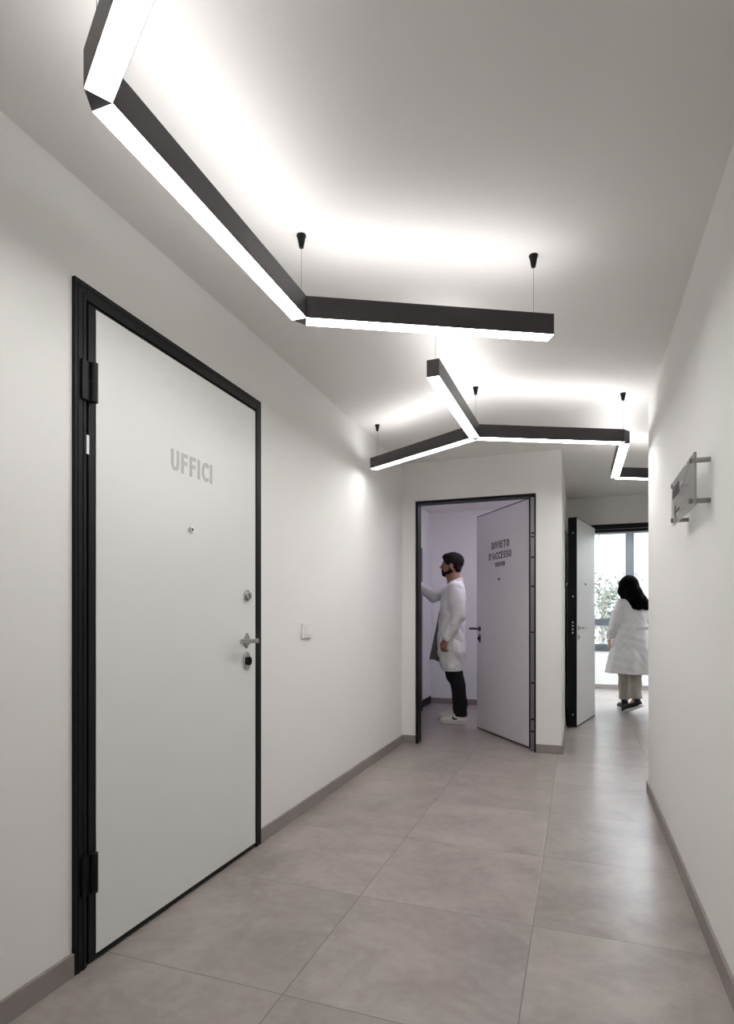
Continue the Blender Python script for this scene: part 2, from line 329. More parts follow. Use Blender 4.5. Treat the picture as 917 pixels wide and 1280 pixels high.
# door 2: open door of the server room, seen across the opening
d2 = empty('door_2', (0, YF, 0), 0, kind='structure', label='open pale door reading DIVIETO D\'ACCESSO at the server room', cat='door')
MB().box(F0, F0+.022, -.006, .11, 0, FH).box(F1-.012, F1, -.006, .11, 0, FH).box(F0+.022, F1-.012, -.006, .11, FH-.022, FH).build('door_frame', M['black'], d2, bevel=.0015)
MB().box(F1-.045, F1-.012, .03, .10, 0, FH-.022).build('jamb_strip', M['greysteel'], d2, bevel=.001)
jd = MB()
for z in (.16, .26, .56, .98, 1.36, 1.60, 1.77, 1.80): jd.box(F1-.040, F1-.016, .022, .031, z, z+.012)
jd.build('strike_plate', M['black'], d2)
def leaf_obj(parent, hinge, dx, dy, w, t, panel_m, z1):
    rz = math.atan2(dy, dx)
    me_ = MB().box(-w, 0, .004, t-.004, .006, z1)
    o = me_.build('door_leaf', M['black'], parent, bevel=.002); o.location = (hinge[0], hinge[1]-parent.location.y, 0); o.rotation_euler = (0, 0, rz)
    MB().box(-w+.010, -.010, 0, .0045, .016, z1-.010).build('panel', panel_m, o, bevel=.001)
    MB().box(-w+.010, -.010, t-.0045, t, .016, z1-.010).build('panel', panel_m, o, bevel=.001)
    return o
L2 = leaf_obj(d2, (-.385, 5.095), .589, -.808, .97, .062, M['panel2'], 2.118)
L2.parent = d2
letters(MB(), 'DIVIETO', -.655, 1.752, .066, .325, .0125, 0, gap=.46).build('lettering', M['dark'], L2, label='dark letters DIVIETO')
letters(MB(), "D'ACCESSO", -.712, 1.652, .066, .420, .0125, 0, gap=.46).build('lettering', M['dark'], L2, label="dark letters D'ACCESSO")
letters(MB(), 'SERVER', -.588, 1.583, .040, .182, .0080, 0, gap=.46).build('lettering', M['dark'], L2, label='small dark letters SERVER')
viewer(L2, -.508, 1.464, 0, M['dchrome'], .011)
lever(L2, -.895, .998, 0, M['dchrome'], True, 'round', .11)
lock_plate(L2, -.895, .902, 0, .022, .042, M['dchrome'], M['black'])
for z in (.25, 1.05, 1.85):
    MB().cyl((-.004, .066, z), (-.004, .066, z+.09), .008, n=14).build('hinge', M['dchrome'], L2, smooth=True)

# door 3: open security door by the passage
d3 = empty('door_3', (0, YB, 0), 0, kind='structure', label='open white security door with thick black edge beside the passage', cat='door')
MB().box(B0-.02, B0+.045, -.012, .15, 0, BH).box(B1-.045, B1+.02, -.012, .15, 0, BH).box(B0+.045, B1-.045, -.012, .15, 2.066, BH+.02).box(B0-.02, B0+.045, -.012, 0, BH, BH+.02).box(B1-.045, B1+.02, -.012, 0, BH, BH+.02).build('door_frame', M['black'], d3, bevel=.002)
MB().box(B0+.045, B1-.045, -.014, -.010, 2.098, 2.102).build('frame_bead', M['greysteel'], d3)
hx, hy_ = .183, 7.085
ux, uy = .2277, .9737
L3 = leaf_obj(d3, (hx, hy_-.0), ux, uy, .845, .092, M['panel'], 2.124)
# bolts and plate on the free edge (x = -w)
w3 = .845
edge = MB().box(-w3-.004, -w3+.001, .004, .088, .01, 2.12).build('edge_plate', M['black'], L3, bevel=.001)
for z in (1.965, 1.322, 1.06, 1.025, .99, .955, .128):
    MB().cyl((-w3-.022 if .9 < z < 1.1 else -w3-.012, .036, z), (-w3-.003, .036, z), .009, n=16).build('bolt', M['chrome'], L3, smooth=True)
viewer(L3, -.485, 1.463, 0, M['dchrome'], .012)
lever(L3, -.80, 1.003, 0, M['chrome'], False, 'round', .12)
lock_plate(L3, -.80, .912, 0, .02, .028, M['chrome'], M['chrome'])
# chain hooks on the passage wall that hold the open leaf
for z in (1.95, 1.43):
    o = empty('door_hook', (XP, 6.05, z), label='small chrome door hook on the passage wall, %s' % ('upper one near the lintel' if z > 1.6 else 'lower one at eye height'), cat='hook', group='chrome hooks by the open security door')
    MB().cyl((0, 0, 0), (.006, 0, 0), .016, n=16).build('rose', M['chrome'], o, smooth=True)
    MB().cyl((.004, 0, 0), (.022, -.01, .008), .006, n=12).cyl((.022, -.01, .008), (.026, .12, -.03), .004, n=10).ball((.022, -.01, .008), .008).build('hook_arm', M['chrome'], o, smooth=True)

# ---------------------------------------------------------------- pendant light zigzags
BW, BZ0, BZ1 = .056, 2.163, 2.240
def bar(parent, p, q, trim0, trim1):
    p, q = Vector(p), Vector(q); d = (q-p).normalized(); a = p+d*trim0; b = q-d*trim1; Lh = (b-a).length; rz = math.atan2(d.y, d.x)
    o = MB().box(0, Lh, -BW/2, -BW/2+.002, 0, BZ1-BZ0).box(0, Lh, BW/2-.002, BW/2, 0, BZ1-BZ0).box(0, .002, -BW/2, BW/2, 0, BZ1-BZ0).box(Lh-.002, Lh, -BW/2, BW/2, 0, BZ1-BZ0)\
        .box(.002, Lh-.002, -BW/2+.002, BW/2-.002, .006, BZ1-BZ0-.012).build('light_bar', M['profile'], parent)
    o.location = (a.x, a.y, BZ0); o.rotation_euler = (0, 0, rz)
    MB().box(.001, Lh-.001, -BW/2+.0015, BW/2-.0015, -.0005, .006).build('diffuser', M['lamp_d'], o)
    MB().box(.004, Lh-.004, -BW/2+.003, BW/2-.003, BZ1-BZ0-.008, BZ1-BZ0-.001).build('diffuser', M['lamp_u'], o)
def joint(parent, J, dirs):
    """corner between bars leaving J along dirs; returns the trim length"""
    J = Vector(J); dirs = [Vector(d).normalized() for d in dirs]
    h = BW/2
    if len(dirs) == 2:
        th = dirs[0].angle(dirs[1]); trim = h/math.tan(th/2); bis = (dirs[0]+dirs[1]).normalized()
        inner = J+bis*(h/math.sin(th/2)); outs = []
        for d in dirs:
            n_ = Vector((-d.y, d.x)); n_ = n_ if n_.dot(bis) < 0 else -n_
            outs.append(J+d*trim+n_*h)
        pts = [inner, outs[0], outs[1]]
    else:
        trim = h/math.tan(math.radians(60)); pts = [J+(dirs[i]+dirs[(i+1) % 3]).normalized()*(h/math.sin(math.radians(60))) for i in range(3)]
    c = sum(pts, Vector((0, 0)))/3; pts.sort(key=lambda p: math.atan2(p.y-c.y, p.x-c.x))
    MB().prism([(p.x, p.y) for p in pts], BZ0+.0005, BZ1-.001).build('corner_joint', M['profile'], parent, bevel=.0005)
    return trim
def canopy(parent, x, y):
    o = MB().cyl((x, y, H-.044), (x, y, H-.004), .008, .0155, 24).cyl((x, y, H-.005), (x, y, H), .017, .017, 24).build('ceiling_canopy', M['black'], parent, smooth=True)
    MB().cyl((x, y, BZ1-.012), (x, y, H-.044), .0006, n=8).cyl((x, y, BZ1-.01), (x, y, BZ1+.012), .004, n=10).build('cable', M['dchrome'], o)
P1 = dict(Z=(-.150, .455), A=(-.930, .940), B=(-.930, 1.885), C=(-.097, 2.318))
l1 = empty('pendant_light', label='near zigzag pendant light of black bars over the closed door', cat='pendant light', group='black linear pendant lights')
V = lambda a, b: Vector(b)-Vector(a)
tA = joint(l1, P1['A'], [V(P1['A'], P1['Z']), V(P1['A'], P1['B'])]); tB = joint(l1, P1['B'], [V(P1['B'], P1['A']), V(P1['B'], P1['C'])])
bar(l1, P1['A'], P1['Z'], tA, 0); bar(l1, P1['A'], P1['B'], tA, tB); bar(l1, P1['B'], P1['C'], tB, 0)
for k in 'AB': canopy(l1, *P1[k])
canopy(l1, -.158, 2.287); canopy(l1, -.21, .49)
P2 = dict(D=(-.600, 2.515), E=(-.572, 3.465), F=(-1.372, 3.935), G=(.268, 3.868), Hh=(.262, 4.80), I=(1.10, 5.21), J=(1.10, 6.14))
l2 = empty('pendant_light.001', label='far branching pendant light of black bars before the two open doors', cat='pendant light', group='black linear pendant lights')
E_, G_, H_ = P2['E'], P2['G'], P2['Hh']
tE = joint(l2, E_, [V(E_, P2['D']), V(E_, P2['G']), V(E_, P2['F'])])
tG = joint(l2, G_, [V(G_, E_), V(G_, H_)]); tH = joint(l2, H_, [V(H_, G_), V(H_, P2['I'])])
bar(l2, P2['D'], E_, 0, tE); bar(l2, P2['F'], E_, 0, tE); bar(l2, E_, G_, tE, tG); bar(l2, G_, H_, tG, tH); tI = joint(l2, P2['I'], [V(P2['I'], H_), V(P2['I'], P2['J'])]); bar(l2, H_, P2['I'], tH, tI); bar(l2, P2['I'], P2['J'], tI, 0); canopy(l2, 1.10, 6.10)  # the bar from I to J is added, hidden, to brighten the passage
canopy(l2, -.599, 2.56); canopy(l2, -.57, 3.475); canopy(l2, -1.335, 3.913); canopy(l2, .258, 3.872); canopy(l2, *H_); canopy(l2, 1.06, 5.19)
# server room ceiling lamp
sl = empty('ceiling_lamp', (-.62, 6.0, H), label='round opal ceiling lamp in the server room', cat='ceiling lamp')
MB().cyl((0, 0, -.02), (0, 0, 0), .19, .19, 40).build('lamp_base', M['plastic'], sl, smooth=True)
MB().cyl((0, 0, -.055), (0, 0, -.02), .165, .18, 40).build('diffuser', M['lamp_s'], sl, smooth=True)

for x in (.75, 1.75):  # ceiling panels added out of view to brighten the office
    o = empty('added_fill_panel', (x, 8.55, H), label='added unseen fill light panel in the daylit office, %s' % ('nearer the open door' if x < 1 else 'farther from the open door'), cat='fill light')
    MB().box(-.16, .16, -.62, .62, -.02, 0).build('frame', M['plastic'], o, bevel=.002)
    MB().box(-.15, .15, -.61, .61, -.022, -.018).build('diffuser', M['fill_o'], o)
# ---------------------------------------------------------------- small wall things
sw = empty('light_switch', (XL, 3.025, 1.03), math.pi/2, label='white square light switch on the left wall beyond the door', cat='light switch')
MB().box(-.060, .060, -.012, 0, -.042, .042).build('switch_plate', M['plastic'], sw, bevel=.002)
MB().box(-.035, .0, -.016, -.012, -.026, .026).build('rocker', M['plastic'], sw, bevel=.0015)
MB().box(.002, .037, -.016, -.012, -.026, .026).build('rocker', M['plastic'], sw, bevel=.0015)
# acrylic sign on the right wall; local X = world -Y, -Y local faces the corridor
SX = .362
sg = empty('wall_sign', (SX, 2.435, 1.565), -math.pi/2, label='clear acrylic sign with arrow on chrome standoffs, right wall', cat='sign')
MB().box(-.245, .245, 0, .008, -.088, .088).build('acrylic_plate', M['acrylic'], sg, bevel=.001)
for x in (-.225, .19):
    for z in (-.066, .072):
        MB().cyl((x, -.006, z), (x, .001, z), .009, n=18).cyl((x, .0075, z), (x, XR-SX, z), .0085, n=18).build('standoff', M['steel'], sg, smooth=True)
gm = MB(); k_ = 0
for i, (x, w_, h0) in enumerate(((-.214, .016, .042), (-.193, .014, .034), (-.174, .015, .042), (-.154, .013, .034), (-.136, .016, .042), (-.115, .014, .034), (-.096, .015, .042), (-.076, .014, .042))):
    ribbon(gm, [(x, .018), (x, .018+h0), (x+w_, .018+h0*.8 if i % 2 else .018+h0)], .006, 0, .0012)
    ribbon(gm, [(x+w_*.3, .020), (x+w_, .022), (x+w_, .018+h0*.55)], .005, 0, .0014)
gm.build('wordmark', M['dark'], sg, label='dark lettering band')
sm = MB()
for i in range(13): sm.box(-.185+i*.012, -.178+i*.012, -.0012, 0, -.004, .006)
sm.build('small_text', M['grey'], sg, label='small grey text line')
cm = MB(); ribbon(cm, [(-.045+.16*t, .030+.045*(math.tanh((t-.5)*6)+1)*.5+.008*math.sin(t*9)) for t in [i/20 for i in range(21)]], .006, 0, .001)
cm.build('swash', M['grey'], sg, label='thin grey curved line')
am = MB(); T_ = Matrix(((1, 0, 0, 0), (0, 0, -1, 0), (0, 1, 0, 0), (0, 0, 0, 1)))
am.box(-.165, -.055, -.0015, 0, -.051, -.041)
am.prism([(-.172, -.0455), (-.142, -.071), (-.133, -.066), (-.160, -.0455)], 0, .0015, T_); am.prism([(-.172, -.0455), (-.160, -.0455), (-.133, -.025), (-.142, -.020)], 0, .0015, T_)
am.build('arrow', M['dark'], sg, label='dark arrow pointing left')

# server room cabinet on the left wall
cb = empty('server_cabinet', (-1.83, 5.75, 0), label='tall white server cabinet with grey framed glass door', cat='cabinet')
MB().box(.001, .040, 0, 1.69, .10, 1.93).build('cabinet_body', M['cab'], cb, bevel=.002)
MB().box(.001, .030, 0, 1.69, 0, .10).build('plinth', M['black'], cb)
gf = MB().box(.040, .085, 0, .09, .10, 1.94).box(.040, .085, .95, 1.04, .10, 1.94).box(.040, .085, .09, .95, 1.78, 1.94).box(.040, .085, .09, .95, .10, .16).build('glass_door', M['cabg'], cb, bevel=.003)
MB().box(.055, .062, .09, .95, .16, 1.78).build('pane', M['rackglass'], gf)
MB().box(.001, .087, 0, 1.04, 0, .098).build('plinth', M['black'], cb)
MB().box(.085, .10, .05, .065, 1.40, 1.52).build('door_handle', M['chrome'], gf, bevel=.002)

# ---------------------------------------------------------------- people: smooth continuous surfaces from distance fields
class Vox:
    def __init__(s, lo, hi, h):
        s.lo = np.array(lo, np.float32); s.h = h; s.n = np.ceil((np.array(hi)-np.array(lo))/h).astype(int)+1
        s.ax = [s.lo[i]+h*np.arange(s.n[i], dtype=np.float32) for i in range(3)]
        s.f = np.full(s.n, .2, np.float32)
    def sub(s, lo, hi):
        i0 = np.clip(np.floor((np.array(lo)-s.lo)/s.h).astype(int), 0, s.n); i1 = np.clip(np.ceil((np.array(hi)-s.lo)/s.h).astype(int)+1, 0, s.n)
        sl = tuple(slice(a, b) for a, b in zip(i0, i1)); x = s.ax[0][sl[0]][:, None, None]; y = s.ax[1][sl[1]][None, :, None]; z = s.ax[2][sl[2]][None, None, :]
        return sl, x, y, z
    def put(s, sl, d, k, op='u'):
        f = s.f[sl]
        if f.size == 0: return
        if op == 'u':
            if k <= 0: s.f[sl] = np.minimum(f, d); return
            h = np.clip(.5+.5*(f-d)/k, 0, 1); s.f[sl] = f+(d-f)*h-k*h*(1-h)
        else:
            if k <= 0: s.f[sl] = np.maximum(f, -d); return
            h = np.clip(.5-.5*(f+d)/k, 0, 1); s.f[sl] = f+(-d-f)*h+k*h*(1-h)
    def cap(s, a, b, ra, rb=None, k=.02, sc=(1, 1, 1), op='u'):
        """tapered capsule; sc stretches its cross-section (x, y, z factors)"""
        rb = ra if rb is None else rb; a = np.array(a, np.float32); b = np.array(b, np.float32); sc = np.array(sc, np.float32); m = max(ra, rb)*max(1, sc.max())+.03+k
        sl, x, y, z = s.sub(np.minimum(a, b)-m, np.maximum(a, b)+m)
        A = a/sc; D = (b-a)/sc; dd = float(D@D)+1e-9; px, py, pz = x/sc[0]-A[0], y/sc[1]-A[1], z/sc[2]-A[2]
        t = np.clip((px*D[0]+py*D[1]+pz*D[2])/dd, 0, 1)
        d = np.sqrt((px-t*D[0])**2+(py-t*D[1])**2+(pz-t*D[2])**2)-(ra+(rb-ra)*t)
        s.put(sl, d, k, op); return s
    def ell(s, c, r, k=.02, op='u', ry=0., rz=0.):
        c = np.array(c, np.float32); r = np.array(r, np.float32); m = r.max()+.03+k; sl, x, y, z = s.sub(c-m, c+m); x, y, z = x-c[0], y-c[1], z-c[2]
        if ry: co, si = math.cos(ry), math.sin(ry); x, z = co*x-si*z, si*x+co*z
        if rz: co, si = math.cos(rz), math.sin(rz); x, y = co*x+si*y, -si*x+co*y
        q = np.sqrt((x/r[0])**2+(y/r[1])**2+(z/r[2])**2); g = np.sqrt((x/r[0]**2)**2+(y/r[1]**2)**2+(z/r[2]**2)**2)+1e-6
        s.put(sl, q*(q-1)/g, k, op); return s
    def chain(s, pts, k=.02, sc=(1, 1, 1)):
        for (a, ra), (b, rb) in zip(pts[:-1], pts[1:]): s.cap(a, b, ra, rb, k, sc)
        return s
    def loft(s, rows, k=.02, op='u', fold=0., nf=9, zf=0., ph=0., p=2.3, off=0., ztop=None, zbot=None):
        """rows of (z, cx, cy, rx, ry) from low to high, cut flat at both ends; folds grow below zf"""
        R = np.array(rows, np.float32); z0, z1 = (zbot if zbot is not None else R[0, 0]), (ztop if ztop is not None else R[-1, 0]); m = .05
        sl, x, y, z = s.sub((R[:, 1].min()-R[:, 3].max()-m, R[:, 2].min()-R[:, 4].max()-m, z0-m), (R[:, 1].max()+R[:, 3].max()+m, R[:, 2].max()+R[:, 4].max()+m, z1+m))
        zz = z.ravel(); cx, cy, rx, ry = [np.interp(zz, R[:, 0], R[:, i])[None, None, :] for i in (1, 2, 3, 4)]; rx, ry = rx+off, ry+off
        X, Y = x-cx, y-cy
        if fold:
            th = np.arctan2(Y/ry, X/rx); amp = fold*np.clip((zf-z)/max(zf-z0, .01), 0, 1)
            w = 1+amp*(np.sin(nf*th+ph+3*z)+.6*np.sin((nf*2-3)*th+1.7*ph-4*z)); rx, ry = rx*w, ry*w
        q = (np.abs(X/rx)**p+np.abs(Y/ry)**p)**(1/p); d = (q-1)*np.minimum(rx, ry)
        d = np.maximum(d, np.maximum(z0-z, z-z1)); s.put(sl, d, k, op); return s
    def wrinkle(s, amp, fr, seed=0, lo=None, hi=None):
        lo = s.lo if lo is None else lo; hi = s.lo+s.h*s.n if hi is None else hi
        sl, x, y, z = s.sub(lo, hi); r = np.random.RandomState(seed); w = 0
        for i in range(5):
            v = r.normal(size=3); v /= np.linalg.norm(v); v[2] *= 1.3; w = w+np.sin((v[0]*x+v[1]*y+v[2]*z)*fr*(.7+.35*i)+r.uniform(0, 6)+1.5*np.sin((x-y+z)*fr*.3+i))/(1+.4*i)
        s.f[sl] += (amp*w).astype(np.float32); return s
    def cut(s, other, off=0.): s.f = np.maximum(s.f, -(other.f+off)); return s
    def mesh(s, name, m, parent=None, smooth_it=1, **kw):
        f = s.f; ins = f < 0; nx, ny, nz = f.shape
        c = np.zeros((nx-1, ny-1, nz-1), np.int8)
        for i in (0, 1):
            for j in (0, 1):
                for k in (0, 1): c += ins[i:nx-1+i, j:ny-1+j, k:nz-1+k]
        act = (c > 0) & (c < 8); idx = np.full(act.shape, -1, np.int64); I = np.argwhere(act); idx[act] = np.arange(len(I))
        P = np.zeros((len(I), 3)); C = np.zeros(len(I)); cor = [(i, j, k) for i in (0, 1) for j in (0, 1) for k in (0, 1)]
        for a in cor:
            for ax in range(3):
                if a[ax]: continue
                b = list(a); b[ax] = 1; fa = f[I[:, 0]+a[0], I[:, 1]+a[1], I[:, 2]+a[2]]; fb = f[I[:, 0]+b[0], I[:, 1]+b[1], I[:, 2]+b[2]]
                mk = (fa < 0) != (fb < 0); t = np.where(mk, fa/np.where(mk, fa-fb, 1), 0); p = np.tile(np.array(a, float), (len(I), 1)); p[:, ax] += t
                P[mk] += p[mk]; C[mk] += 1
        P = (P/C[:, None]+I)*s.h+s.lo; Q = []
        for ax in range(3):
            u, v = (ax+1) % 3, (ax+2) % 3
            A = [slice(None)]*3; B = [slice(None)]*3; A[ax] = slice(0, -1); B[ax] = slice(1, None)
            cr = ins[tuple(A)] != ins[tuple(B)]; E = np.argwhere(cr); E = E[(E[:, u] > 0) & (E[:, v] > 0) & (E[:, u] < f.shape[u]-1) & (E[:, v] < f.shape[v]-1)]
            du = np.zeros(3, int); du[u] = 1; dv = np.zeros(3, int); dv[v] = 1
            g = lambda e: idx[e[:, 0], e[:, 1], e[:, 2]]
            q = np.stack([g(E-du-dv), g(E-dv), g(E), g(E-du)], 1); neg = ~ins[E[:, 0], E[:, 1], E[:, 2]]; q[neg] = q[neg][:, ::-1]; Q.append(q)
        Q = np.concatenate(Q)
        e = np.concatenate([Q[:, [0, 1]], Q[:, [1, 2]], Q[:, [2, 3]], Q[:, [3, 0]]])
        for _ in range(smooth_it):
            S = np.zeros_like(P); N = np.bincount(e[:, 0], minlength=len(P)).astype(float)
            for i in range(3): S[:, i] = np.bincount(e[:, 0], P[e[:, 1], i], minlength=len(P))
            P = P*.5+.5*S/np.maximum(N, 1)[:, None]
        me = bpy.data.meshes.new(name); me.vertices.add(len(P)); me.vertices.foreach_set('co', P.astype(np.float32).ravel())
        me.loops.add(Q.size); me.loops.foreach_set('vertex_index', Q.astype(np.int32).ravel()); me.polygons.add(len(Q))
        me.polygons.foreach_set('loop_start', np.arange(0, Q.size, 4, dtype=np.int32)); me.polygons.foreach_set('use_smooth', np.ones(len(Q), bool))
        me.update(calc_edges=True); me.validate(); me.materials.append(m)
        o = bpy.data.objects.new(name, me); COL.objects.link(o)
        if parent is not None: o.parent = parent
        return tag(o, **kw)

def nrm(v): v = np.array(v, float); return v/np.linalg.norm(v)
def hand(vx, wrist, d, palm, thumb, curl=.6, L=1.):
    """palm, four unequal bent fingers and a thumb leaving the side of the palm"""
    w = np.array(wrist, float); d = nrm(d); t = nrm(np.array(thumb)-np.dot(thumb, d)*d); n = nrm(np.array(palm)-np.dot(palm, d)*d-np.dot(palm, t)*t)
    vx.cap(w-d*.03, w+d*.01, .024*L, .024*L, .012)
    for s_ in (-.028, -.009, .010, .027): vx.cap(w+d*.012+t*s_*.6, w+d*.078*L+t*s_, .0145, .0125, .010)
    for s_, l, dc in ((.028, .92, -.02), (.010, 1., 0), (-.010, .95, .06), (-.028, .76, .14)):
        p = w+d*.080*L+t*s_; a = curl*.55+dc
        for sl_, r in ((.040, .0092), (.026, .0086), (.021, .0080)):
            q = p+(d*math.cos(a)+n*math.sin(a))*sl_*l*L; vx.cap(p, q, r, r-.0005, .003); p = q; a += curl*.8
    p = w+d*.022+t*.026; dirs = [nrm(d*.75+t*.6+n*.25), nrm(d*.9+t*.15+n*.45), nrm(d*.9-t*.1+n*.5)]
    for dd, l, r in zip(dirs, (.036, .030, .024), (.0125, .0105, .0095)): q = p+dd*l*L; vx.cap(p, q, r, r-.001, .005); p = q

def head(vx, c, S=1., tilt=0., face=0.):
    """head centred on c (mid cranium), facing +x, tilted back by tilt, turned by face"""
    ct, st = math.cos(tilt), math.sin(tilt); cf, sf = math.cos(face), math.sin(face)
    def T(x, y, z): x, z = ct*x-st*z, st*x+ct*z; x, y = cf*x-sf*y, sf*x+cf*y; return (c[0]+x*S, c[1]+y*S, c[2]+z*S)
    def E(p, r, k=.015, op='u'): vx.ell(T(*p), [q*S for q in r], k, op, ry=tilt, rz=face)
    E((-.008, 0, .030), (.098, .077, .090)); E((.030, 0, -.030), (.062, .058, .075), .03); E((.052, 0, -.082), (.034, .034, .028), .03)
    vx.cap(T(.062, -.018, -.088), T(.062, .018, -.088), .017*S, None, .015)                       # chin
    for y in (-1, 1):
        vx.cap(T(.055, y*.028, -.088), T(-.018, y*.056, -.050), .016*S, None, .025)               # jaw line
        E((.062, y*.040, -.022), (.022, .020, .018), .02)                                         # cheek bone
        E((.089, y*.031, .004), (.016, .017, .012), .012, 's')                                    # eye socket
        E((-.006, y*.079, -.008), (.019, .010, .032), .006); E((-.002, y*.086, -.006), (.009, .006, .016), .004, 's')   # ear
    vx.cap(T(.084, -.030, .022), T(.084, .030, .022), .009*S, None, .014)                         # brow
    vx.cap(T(.088, 0, .014), T(.110, 0, -.024), .007*S, .011*S, .010); E((.112, 0, -.027), (.011, .010, .009), .006)
    for y in (-1, 1): E((.100, y*.011, -.030), (.009, .007, .007), .005)
    vx.cap(T(.092, -.015, -.052), T(.092, .015, -.052), .0065*S, None, .005); vx.cap(T(.089, -.013, -.063), T(.089, .013, -.063), .007*S, None, .005)
    return T

def eyes(T, parent, S=1.):
    for y in (-1, 1):
        o = MB().ball(T(.0735, y*.031, .004), .0112*S).build('eye', M['eyew'], parent, smooth=True)
        MB().ball(T(.0775, y*.031, .0045), .0085*S).build('iris', M['eyeb'], o, smooth=True)

# ---- the man (local +x forward, +y his left, z up, soles at 0)
def man():
    b = Vox((-.24, -.33, .02), (.54, .36, 1.80), .0052)
    hc = (-.004, 0, 1.654)
    b.cap((-.055, 0, 1.46), (-.022, 0, 1.60), .062, .055, .03); b.cap((.0, 0, 1.48), (.015, 0, 1.57), .045, .04, .03)
    T = head(b, hc, 1.06, .12)
    b.loft([(.86, -.02, 0, .105, .155), (1.0, -.005, 0, .10, .145), (1.15, -.01, 0, .105, .15), (1.30, -.02, 0, .11, .17), (1.42, -.035, 0, .085, .165), (1.47, -.045, 0, .05, .10)], .04)
    for y in (-1, 1):
        b.chain([((-.02, y*.09, .90), .080), ((-.045, y*.092, .50), .054), ((-.092, y*.10, .12), .040), ((-.095, y*.10, .07), .038)], .03)
        b.cap((-.12, y*.10, .045), (.07, y*.11, .035), .034, .026, .02)
    La = [((-.055, .175, 1.415), .060), ((-.105, .232, 1.12), .044), ((.020, .245, .895), .030)]
    Ra = [((-.02, -.170, 1.415), .060), ((.225, -.185, 1.345), .044), ((.365, -.165, 1.455), .028)]
    b.chain(La, .03); b.chain(Ra, .03)
    hand(b, (.030, .246, .875), (.22, .03, -1), (-.55, -.8, 0), (1, -.5, .1), 1.15, 1.0)
    hand(b, (.368, -.163, 1.462), (.9, .02, .35), (.3, .2, -1), (0, 1, .15), 1.15, .88)
    body = b.mesh('person', M['skin'], None, 1); eyes(T, body, 1.06)
    # hair: short on the sides, fuller on top
    h = Vox((-.16, -.12, 1.54), (.15, .12, 1.82), .0045)
    h.ell(T(-.012, 0, .040), (.108, .088, .100), .02, ry=.12); h.ell(T(.030, 0, .098), (.082, .062, .034), .03, ry=.15); h.ell(T(-.055, 0, .060), (.062, .076, .070), .02)
    h.cap(T(-.066, -.03, -.030), T(-.066, .03, -.030), .030, None, .03)
    h.cap(T(.072, -.035, .092), T(.072, .035, .092), .020, None, .02)
    h.ell(T(.125, 0, -.005), (.062, .10, .070), .012, 's'); h.ell(T(.055, .09, -.040), (.048, .04, .045), .01, 's'); h.ell(T(.055, -.09, -.040), (.048, .04, .045), .01, 's')
    for y in (-1, 1): h.ell(T(-.004, y*.090, -.016), (.022, .016, .034), .006, 's')
    h.wrinkle(.0006, 160, 3); h.mesh('hair', M['hair'], body, 1)
    bd = Vox((-.05, -.1, 1.48), (.17, .1, 1.67), .0045)
    bd.cap(T(.062, -.020, -.090), T(.062, .020, -.090), .022, None, .02)
    for y in (-1, 1): bd.cap(T(.058, y*.030, -.086), T(-.012, y*.058, -.052), .0225, .0215, .02); bd.cap(T(.000, y*.060, -.050), T(.006, y*.070, -.012), .020, .012, .01)
    bd.cap(T(.090, -.020, -.0445), T(.090, .020, -.0445), .0075, None, .006); bd.cap(T(.082, -.028, -.05), T(.075, -.030, -.08), .009, .012, .01); bd.cap(T(.082, .028, -.05), T(.075, .030, -.08), .009, .012, .01)
    bd.ell(T(.100, 0, -.058), (.012, .019, .009), .003, 's'); bd.wrinkle(.001, 200, 5); bd.mesh('beard', M['hair'], body, 1)
    # trousers
    t = Vox((-.24, -.26, .07), (.16, .26, 1.04), .006)
    t.loft([(.84, -.02, 0, .106, .160), (1.02, -.01, 0, .11, .155)], .03)
    for y in (-1, 1):
        e = .028 if y > 0 else -.010
        t.chain([((-.015, y*.080, .88), .092), ((-.018, y*.085, .60), .080), ((-.026-e*.2, y*.092, .52), .077), ((-.060-e*.7, y*.10, .42), .071), ((-.078-e, y*.103, .22), .068), ((-.078-e, y*.104, .11), .068)], .03)
    t.wrinkle(.0022, 38, 2); sl, x, y, z = t.sub(t.lo, t.lo+t.h*t.n); t.f = np.maximum(t.f, .085-z).astype(np.float32)
    t.mesh('trousers', M['trouser'], body, 1)
    # shirt seen at the neck
    sh = Vox((-.16, -.2, 1.0), (.15, .2, 1.56), .006)
    sh.loft([(1.02, .0, 0, .112, .15), (1.2, -.005, 0, .116, .16), (1.38, -.022, 0, .106, .16), (1.47, -.04, 0, .07, .10), (1.50, -.04, 0, .066, .072)], .02); sh.mesh('shirt', M['shirt'], body, 1)
    # coat
    rows = [(.548, -.012, 0, .112, .198), (.62, -.010, 0, .127, .206), (.75, -.003, 0, .147, .214), (.90, .0, 0, .146, .208), (1.05, -.008, 0, .138, .192), (1.18, -.014, 0, .132, .185), (1.30, -.020, 0, .126, .195), (1.39, -.034, 0, .112, .190), (1.45, -.048, 0, .085, .145), (1.50, -.052, 0, .064, .080)]
    c = Vox((-.25, -.36, .47), (.44, .38, 1.56), .0062)
    c.loft(rows, .03, fold=.022, nf=7, zf=1.0, ph=.5, zbot=.49)
    c.chain([((-.055, .165, 1.410), .076), ((-.080, .205, 1.26), .068), ((-.102, .232, 1.12), .064), ((-.045, .240, 1.01), .058), ((.012, .246, .915), .052)], .022)
    c.chain([((-.03, -.160, 1.405), .076), ((.10, -.185, 1.372), .066), ((.228, -.188, 1.345), .062), ((.29, -.180, 1.395), .055), ((.362, -.168, 1.455), .046)], .022)
    c.wrinkle(.0026, 46, 4)
    sl, x, y, z = c.sub(c.lo, c.lo+c.h*c.n); c.f = np.maximum(c.f, -np.maximum(c.f+.015, z-.86)); c.f = np.maximum(c.f, .552-z).astype(np.float32)
